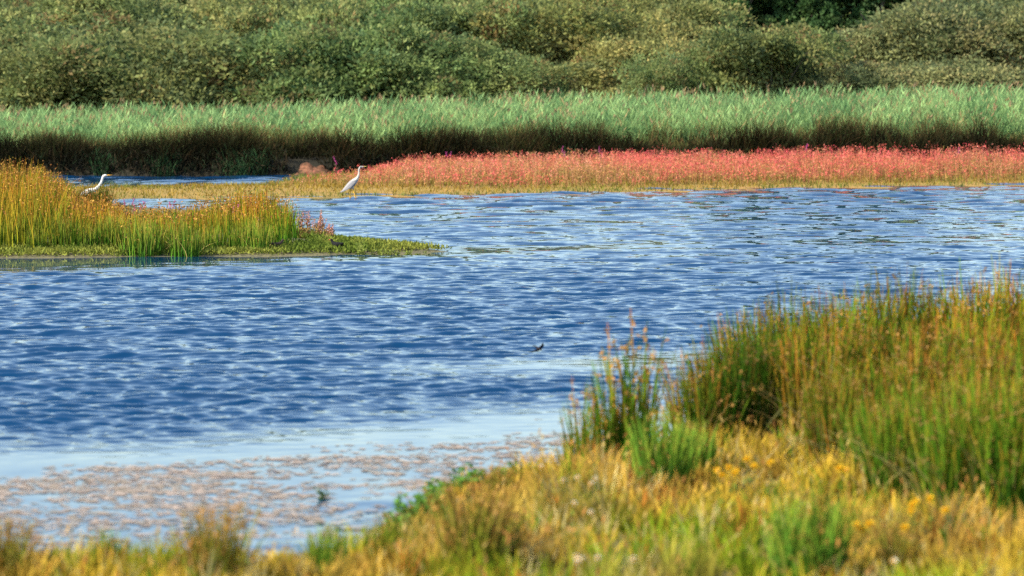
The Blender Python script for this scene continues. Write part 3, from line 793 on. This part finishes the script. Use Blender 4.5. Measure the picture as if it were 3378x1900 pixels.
Pb = np.repeat(P, B, 0) + np.column_stack([r_ * np.cos(an), r_ * np.sin(an)])
zb = near_h(P); zb = np.repeat(zb, B)
hb = np.repeat(th_, B) * rng.uniform(.45, 1.1, m_); cb_ = np.repeat(tc_, B, 0) * rng.uniform(.75, 1.25, (m_, 1))
a = Acc()
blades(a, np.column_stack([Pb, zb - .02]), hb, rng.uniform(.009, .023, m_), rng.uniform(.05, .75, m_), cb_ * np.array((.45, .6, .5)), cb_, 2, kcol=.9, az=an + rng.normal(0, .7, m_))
k = rng.random(m_) < .025; q_ = k.sum()               # flowering grass tops
leaves(a, np.column_stack([Pb, zb])[k] + np.column_stack([rng.normal(0, .02, (q_, 2)), hb[k] * 1.2]), rng.normal(size=(q_, 3)) * .3 + np.array([0, 0, 1]), .06, .012, pick([(.5, .30, .08), (.46, .20, .06), (.50, .36, .12)], q_))
tag(a.build('meadow_grass', M['grass']), 'dry golden and green grass over the near bank', 'grass', kind='stuff')

lp = [(1290, 1770, .12), (1330, 1735, .15), (1370, 1700, .17), (1400, 1670, .18), (1430, 1650, .17), (1480, 1625, .2), (1530, 1610, .2), (1600, 1600, .15), (1700, 1590, .15)]
for k, (px, py, h_) in enumerate(lp):
    leafy(px, py, near_h, h_, f'leafy green waterside plant along the curve of the near shore, {ORD[k]} from the left', 'leafy plants on the near shore', 9, .10, (.09, .20, .03), ls=.05)

def flower(px, py, kind, label, group):
    """small meadow flower whose head stands at that sight line; foot on the ground below it"""
    h_ = .30 if kind == 'yellow' else .24
    x, y = ground(px, py, h_ + .15)
    z = float(near_h(np.array([[x, y]]))[0]); hh_ = h_ + .15 - z + .0
    t = thing(f'{kind}_flower', (x, y, z), label, 'flower', group)
    a = Acc(); blades(a, [(0, 0, -.02), (.012, 0, -.02)], hh_, .006, .05, (.12, .18, .03), (.14, .2, .03), 2, az=np.array([0, 3.]))
    leaves(a, rng.normal(0, .01, (6, 3)) + np.column_stack([np.zeros((6, 2)), rng.uniform(.03, hh_ * .8, 6)]), rng.normal(size=(6, 3)), .05, .015, (.13, .2, .03))
    a.build('stem', M['grass'], t)
    b = Acc(); m_ = 14; an = np.arange(m_) / m_ * 6.283
    rr = .027 if kind == 'yellow' else .018
    cen = np.array([0, -.008, hh_ + .012])
    pc = (.82, .52, .02) if kind == 'yellow' else (.80, .76, .62)
    leaves(b, np.repeat(cen[None], m_, 0), np.column_stack([np.cos(an), np.full(m_, -.35), np.sin(an)]), rr, .014, pc)
    leaves(b, np.repeat(cen[None], m_, 0), np.column_stack([np.cos(an), np.sin(an), np.full(m_, .3)]), rr, .014, pc)
    b.build('petals', M['petal'], t)
    c = Acc(); tube(c, [cen - [0, 0, .006], cen + [0, -.004, .008]], [.012, .007], (.60, .30, .01), 8); c.build('flower_disc', M['petal'], t)
    return t
yf = [(2366, 1556), (2384, 1573), (2404, 1548), (2424, 1566), (2430, 1558), (2463, 1520), (2488, 1543), (2540, 1530), (2768, 1550), (2792, 1556), (3008, 1672), (3020, 1662), (3006, 1692), (3066, 1650), (3119, 1689), (2822, 1737), (2842, 1752), (2866, 1734), (2984, 1746)]
for k, (px, py) in enumerate(yf):
    where = 'below the dark gap in the rushes' if px < 2600 else 'in the dry meadow below the rushes' if px < 2900 else 'at the foot of the right-hand rushes'
    sub = [q for q in yf if (q[0] < 2600) == (px < 2600) and (q[0] < 2900) == (px < 2900)]
    flower(px, py, 'yellow', f'yellow meadow flower {where}, {ORD[sorted(sub).index((px, py))]} from the left there', 'yellow flowers of the meadow')
wf = [(1902, 1842), (1918, 1850), (1905, 1858), (1972, 1846), (1785, 1544), (1858, 1590), (1905, 1580), (1962, 1585), (1950, 1600), (2950, 1858), (1895, 1665), (1950, 1695), (2090, 1850)]
for k, (px, py) in enumerate(sorted(wf)):
    flower(px, py, 'white', f'small white meadow flower in the near grass, {ORD[k]} from the left', 'white flowers of the meadow')

# floating weed over the shallows
P = np.column_stack([rng.uniform(-5.5, 2.0, 60000), rng.uniform(15, 24.5, 60000)])
px = 1689 + P[:, 0] / P[:, 1] * F; dy = np.array([24000 / q + 350 for q in P[:, 1]])
s = sdist(P, near_poly)
nz = .6 * fbm(P[:, 0] * 1.2, P[:, 1] * 3.2, 81, 3) + .4 * fbm(P[:, 0] * .6, P[:, 1] * .5, 84, 2)
topy = np.interp(px, [0, 500, 900, 1300, 1700, 1900], [1555, 1500, 1465, 1440, 1420, 1400])
m_ = np.interp(dy - topy, [-20, 60, 150, 260, 400], [.0, .53, .52, .46, .43]) - .12 * np.exp(-(((px - 1180) / 260) ** 2 + ((dy - 1610) / 60) ** 2))
k = (s < -.02) & (nz < m_ + .02 + rng.normal(0, .10, len(P))) & (rng.random(len(P)) < .34) & (px < 1950) & (px > -200)
P = P[k]; n = len(P)
a = Acc()
for j in range(2):
    an = rng.normal(0, .5, n); L = rng.uniform(.02, .08, n); W = rng.uniform(.010, .028, n)
    cx = P[:, 0]; cy = P[:, 1]; zz = rng.uniform(.003, .006, n)
    ca, sa = np.cos(an), np.sin(an)
    V = np.stack([np.column_stack([cx + ca * L * e1 * rng.uniform(.6, 1, n) - sa * W * e2 * rng.uniform(.6, 1, n), cy + sa * L * e1 + ca * W * e2, zz]) for e1, e2 in ((-1, -.4), (.5, -1), (1, .4), (-.4, 1))], 1)
    c = pick([(.27, .21, .165), (.32, .25, .20), (.23, .19, .14), (.36, .29, .24)], n)
    a.add(V, np.arange(n * 4).reshape(n, 4), np.repeat(c, 4, 0))
    P = P + rng.normal(0, .05, P.shape)
tag(a.build('floating_weed', M['weed']), 'brown mats of floating weed in the pale shallows', 'weed', kind='stuff')
leafy(1056, 1622, lambda q: np.zeros(len(q)), .12, 'single green sprig standing in the open shallows', None, 3, .03, (.07, .13, .03), 'water_sprig', .04)

# ------------------------------------------------------------------ birds
def bird_mesh(name, chains, colour, voxel, mat):
    """loft elliptical chains (centre, side radius, depth radius), fuse them into one skin"""
    ac = Acc()
    for ch in chains:
        S = 14; V = []; m = len(ch)
        for i, (p, ra, rb) in enumerate(ch):
            p = Vector(p); t = (Vector(ch[min(i + 1, m - 1)][0]) - Vector(ch[max(i - 1, 0)][0])).normalized()
            side = Vector((0, 1, 0)); up = t.cross(side).normalized(); side = up.cross(t).normalized()
            V += [list(p + side * (ra * math.cos(6.2832 * k / S)) + up * (rb * math.sin(6.2832 * k / S))) for k in range(S)]
        Fc = [[i * S + k, i * S + (k + 1) % S, (i + 1) * S + (k + 1) % S, (i + 1) * S + k] for i in range(m - 1) for k in range(S)]
        for e in (0, m - 1):
            for k in range(1, S // 2):
                q = [e * S + k - 1 if k > 1 else e * S, e * S + k, e * S + S - k, e * S + (S - k + 1) % S]
                if len(set(q)) == 4: Fc.append(q)
                else: Fc.append([e * S, e * S + 1, e * S + S - 1, e * S])
        Fc = [q for q in Fc if len(set(q)) == 4]
        ac.add(V, Fc, (1, 1, 1))
        for e in (0, m - 1):
            pass
    me = ac.mesh(name + '_raw', mat)
    import bmesh
    bm = bmesh.new(); bm.from_mesh(me); bmesh.ops.holes_fill(bm, edges=bm.edges, sides=0); bmesh.ops.recalc_face_normals(bm, faces=bm.faces); bm.to_mesh(me); bm.free()
    tmp = bpy.data.objects.new('tmp', me); COL.objects.link(tmp)
    md = tmp.modifiers.new('r', 'REMESH'); md.mode = 'VOXEL'; md.voxel_size = voxel; md.use_smooth_shade = True
    sm = tmp.modifiers.new('s', 'SMOOTH'); sm.factor = .5; sm.iterations = 3
    dg = bpy.context.evaluated_depsgraph_get()
    out = bpy.data.meshes.new_from_object(tmp.evaluated_get(dg))
    bpy.data.objects.remove(tmp); bpy.data.meshes.remove(me)
    out.name = name
    co = np.zeros(len(out.vertices) * 3); out.vertices.foreach_get('co', co); co = co.reshape(-1, 3)
    for at_ in list(out.color_attributes): out.color_attributes.remove(at_)
    at_ = out.color_attributes.new('Col', 'FLOAT_COLOR', 'POINT')
    at_.data.foreach_set('color', np.concatenate([colour(co), np.ones((len(co), 1))], 1).ravel())
    out.materials.clear(); out.materials.append(mat)
    return out

def place_bird(name, px, py, zfn, label, me, extra, rz=0.0, scale=1.0, z=None):
    x, y = ground(px, py, .03); z = float(zfn(np.array([[x, y]]))[0]) if z is None else z
    t = thing(name, (x, y, z), label, 'bird', None, rz, scale)
    link('body', me, t)
    for nm, acc, mat in extra: acc.build(nm, mat, t, smooth=True)
    return t

def heron_col(co):
    x, z = co[:, 0], co[:, 2]
    c = np.tile(np.array((.38, .36, .345)), (len(co), 1))
    wing = (x < .10) & (z < .52) & (z > .12)
    c[wing] = (.29, .28, .285)
    c[(x < -.2) & (z < .30)] = (.30, .29, .31)
    c[z > .50] = (.55, .50, .43)
    c[(z > .855) & (x < .27) & (z < .89) & (np.abs(co[:, 1]) > .016)] = (.10, .10, .12)
    c[(z < .235) & (x > -.14)] = (.80, .44, .05)
    return c
body = [((-.345, 0, .155), .012, .010), ((-.27, 0, .205), .032, .025), ((-.18, 0, .275), .062, .055), ((-.09, 0, .345), .085, .085), ((.0, 0, .415), .088, .098), ((.07, 0, .48), .070, .080),
        ((.125, 0, .54), .046, .050), ((.16, 0, .60), .030, .034), ((.18, 0, .67), .023, .027), ((.183, 0, .74), .021, .024), ((.185, 0, .80), .020, .023), ((.205, 0, .85), .022, .026), ((.24, 0, .872), .026, .028), ((.285, 0, .877), .021, .022), ((.32, 0, .882), .011, .012)]
legs = [[((-.045, .03, .32), .024, .03), ((-.05, .03, .24), .020, .022), ((-.065, .03, .155), .016, .017), ((-.062, .03, .15), .014, .015), ((-.07, .03, .0), .013, .013)],
        [((.01, -.03, .32), .024, .03), ((.02, -.03, .24), .020, .022), ((.045, -.03, .145), .016, .017), ((.05, -.03, .135), .014, .015), ((.09, -.03, .0), .013, .013)],
        [((-.10, .03, .012), .006, .006), ((-.02, .03, .012), .006, .006)], [((.06, -.03, .012), .006, .006), ((.145, -.03, .012), .006, .006)],
        [((-.07, .03, .012), .006, .006), ((-.03, .055, .012), .006, .006)], [((.09, -.03, .012), .006, .006), ((.13, -.055, .012), .006, .006)]]
hm = bird_mesh('heron_body', [body] + legs, heron_col, .0055, M['feather'])
bl = Acc(); tube(bl, [(.30, 0, .880), (.36, 0, .887), (.44, 0, .894)], [.011, .008, .001], (.70, .48, .12), 8)
ey = Acc()
tube(ey, [(.275, -.018, .884), (.275, -.023, .884)], [.006, .004], (.02, .02, .02), 8)
wg = Acc()
for s_ in (-1, 1):                                       # folded wings laid along the flanks
    xs_ = [.09, .03, -.06, -.16, -.26, -.34]; zt = [.50, .455, .39, .315, .235, .155]; zb = [.44, .36, .285, .225, .175, .145]; yo = [.062, .092, .093, .072, .044, .016]
    V = []
    for q in range(6): V += [(xs_[q], s_ * yo[q] * .75, zt[q]), (xs_[q], s_ * (yo[q] + .004), (zt[q] + zb[q]) / 2), (xs_[q] + .01, s_ * yo[q] * .9, zb[q])]
    wg.add(V, [[q * 3 + e, q * 3 + e + 1, q * 3 + e + 4, q * 3 + e + 3] for q in range(5) for e in (0, 1)], (.29, .275, .275))
place_bird('heron', 1163, 653, lambda q: np.zeros(len(q)) + .035, 'pale grey heron wading at the edge of the spit, neck stretched up', hm, [('bill', bl, M['horn']), ('eye', ey, M['horn']), ('wing', wg, M['feather'])])

def egret_col(co):
    c = np.tile(np.array((.72, .70, .67)), (len(co), 1))
    c[(co[:, 2] < .22)] = (.05, .05, .045)
    return c
eb = [((-.25, 0, .27), .012, .012), ((-.17, 0, .32), .05, .045), ((-.08, 0, .37), .082, .082), ((.02, 0, .405), .088, .092), ((.11, 0, .43), .07, .08), ((.18, 0, .47), .046, .052), ((.24, 0, .53), .031, .036), ((.29, 0, .59), .026, .031), ((.325, 0, .65), .024, .029),
      ((.345, 0, .71), .023, .028), ((.36, 0, .765), .024, .028), ((.385, 0, .805), .028, .032), ((.425, 0, .818), .029, .030), ((.465, 0, .818), .018, .018)]
el = [[((-.01, .03, .38), .022, .026), ((-.01, .03, .25), .012, .014), ((0, .03, .12), .009, .009), ((-.01, .03, 0), .008, .008)], [((.04, -.03, .38), .022, .026), ((.04, -.03, .25), .012, .014), ((.05, -.03, .12), .009, .009), ((.05, -.03, 0), .008, .008)]]
em = bird_mesh('egret_body', [eb] + el, egret_col, .006, M['feather'])
bl = Acc(); tube(bl, [(.455, 0, .818), (.52, 0, .825), (.60, 0, .828)], [.014, .010, .001], (.80, .42, .06), 8)
ey = Acc()
tube(ey, [(.445, -.020, .824), (.445, -.026, .824)], [.006, .004], (.02, .02, .02), 8)
wg = Acc()
for s_ in (-1, 1):
    xs_ = [.12, .06, -.02, -.11, -.20, -.26]; zt = [.485, .49, .46, .41, .345, .275]; zb = [.40, .34, .31, .285, .265, .255]; yo = [.064, .092, .094, .078, .046, .014]
    V = []
    for q in range(6): V += [(xs_[q], s_ * yo[q] * .6, zt[q]), (xs_[q], s_ * (yo[q] + .004), (zt[q] + zb[q]) / 2), (xs_[q] + .01, s_ * yo[q] * .9, zb[q])]
    wg.add(V, [[q * 3 + e, q * 3 + e + 1, q * 3 + e + 4, q * 3 + e + 3] for q in range(5) for e in (0, 1)], (.74, .72, .69))
place_bird('egret', 292, 697, lambda q: island_h(q) - .05, 'white egret with yellow bill half hidden behind the island rushes', em, [('bill', bl, M['horn']), ('eye', ey, M['horn']), ('wing', wg, M['feather'])])

def moorhen(px, py, col, label, sc, rz):
    def cf(co):
        c = np.tile(np.array(col), (len(co), 1)); c[co[:, 2] < .045] = (.25, .24, .05); return c
    ch = [[((-.15, 0, .15), .012, .012), ((-.10, 0, .125), .04, .035), ((-.03, 0, .11), .058, .055), ((.04, 0, .115), .055, .055), ((.09, 0, .145), .036, .04), ((.115, 0, .185), .024, .027), ((.13, 0, .215), .026, .027), ((.16, 0, .215), .014, .014)],
          [((.0, .025, .09), .012, .012), ((.0, .025, .05), .006, .006), ((0, .025, 0), .006, .006)], [((.02, -.025, .09), .012, .012), ((.02, -.025, .05), .006, .006), ((.03, -.025, 0), .006, .006)]]
    me = bird_mesh('moorhen_body', ch, cf, .006, M['feather'])
    b = Acc(); tube(b, [(.150, 0, .216), (.172, 0, .212), (.195, 0, .206)], [.013, .009, .002], (.45, .06, .03), 8)
    w = Acc()
    for s_ in (-1, 1):
        V = []
        for q, (x_, zt, zb, yo) in enumerate([(.06, .15, .10, .05), (0, .155, .085, .062), (-.07, .15, .10, .052), (-.14, .145, .135, .018)]): V += [(x_, s_ * yo * .7, zt), (x_, s_ * (yo + .003), (zt + zb) / 2), (x_, s_ * yo * .9, zb)]
        w.add(V, [[q * 3 + e, q * 3 + e + 1, q * 3 + e + 4, q * 3 + e + 3] for q in range(3) for e in (0, 1)], np.array(col) * .9)
    return place_bird('moorhen', px, py, island_h, label, me, [('bill', b, M['horn']), ('wing', w, M['feather'])], rz, sc)
moorhen(1112, 829, (.010, .010, .012), 'black moorhen on the low green point of the island', .85, R(160))
moorhen(915, 832, (.05, .035, .03), 'dark brown moorhen at the foot of the island rushes', .75, R(20))

# swallow skimming the lake
sx, sy, sz = at_depth(1777, 1150, 25.0)
t = thing('swallow', (sx, sy, sz), 'small dark swallow flying low over the open water', 'bird', None, R(25), .5)
t.rotation_euler = (R(-38), R(28), R(30))
ch = [[((-.08, 0, 0), .006, .005), ((-.04, 0, 0), .016, .014), ((.0, 0, 0), .022, .020), ((.04, 0, .004), .020, .018), ((.065, 0, .008), .014, .014), ((.085, 0, .006), .003, .003)]]
for s_ in (-1, 1):
    ch.append([((.035, s_ * .01, .008), .01, .006), ((.03, s_ * .06, .02), .022, .005), ((-.005, s_ * .12, .015), .016, .004), ((-.05, s_ * .17, .0), .005, .003)])
    ch.append([((-.06, s_ * .004, 0), .008, .004), ((-.15, s_ * .022, 0), .003, .003)])
ac = Acc()
def wing_surface(s_):
    w = Acc()
    lead = [(.045, .01, .008), (.055, .06, .022), (.025, .12, .02), (-.05, .18, .0)]; trail = [(-.02, .01, .004), (-.015, .06, .014), (-.025, .11, .012), (-.055, .178, -.001)]
    V = []
    for l_, r_ in zip(lead, trail):
        for p_, dz in ((l_, .003), (r_, .001), (r_, -.001), (l_, -.003)): V.append((p_[0], s_ * p_[1], p_[2] + dz))
    Fc = [[q * 4 + e, q * 4 + (e + 1) % 4, (q + 1) * 4 + (e + 1) % 4, (q + 1) * 4 + e] for q in range(3) for e in range(4)]
    w.add(V, Fc, (.02, .02, .035)); return w
sm_ = bird_mesh('swallow_body', ch[:1], lambda co: np.where((co[:, 2] < -.004)[:, None], np.array((.22, .13, .08)), np.array((.02, .02, .035))), .003, M['feather'])
link('body', sm_, t)
for s_ in (-1, 1): wing_surface(s_).build('wing', M['feather'], t, smooth=True)
tl = Acc()
for s_ in (-1, 1): tl.add([(-.06, 0, .002), (-.055, s_ * .014, .002), (-.16, s_ * .03, .002), (-.11, s_ * .006, .002)], [[0, 1, 2, 3]], (.02, .02, .035))
tl.build('tail', M['feather'], t)
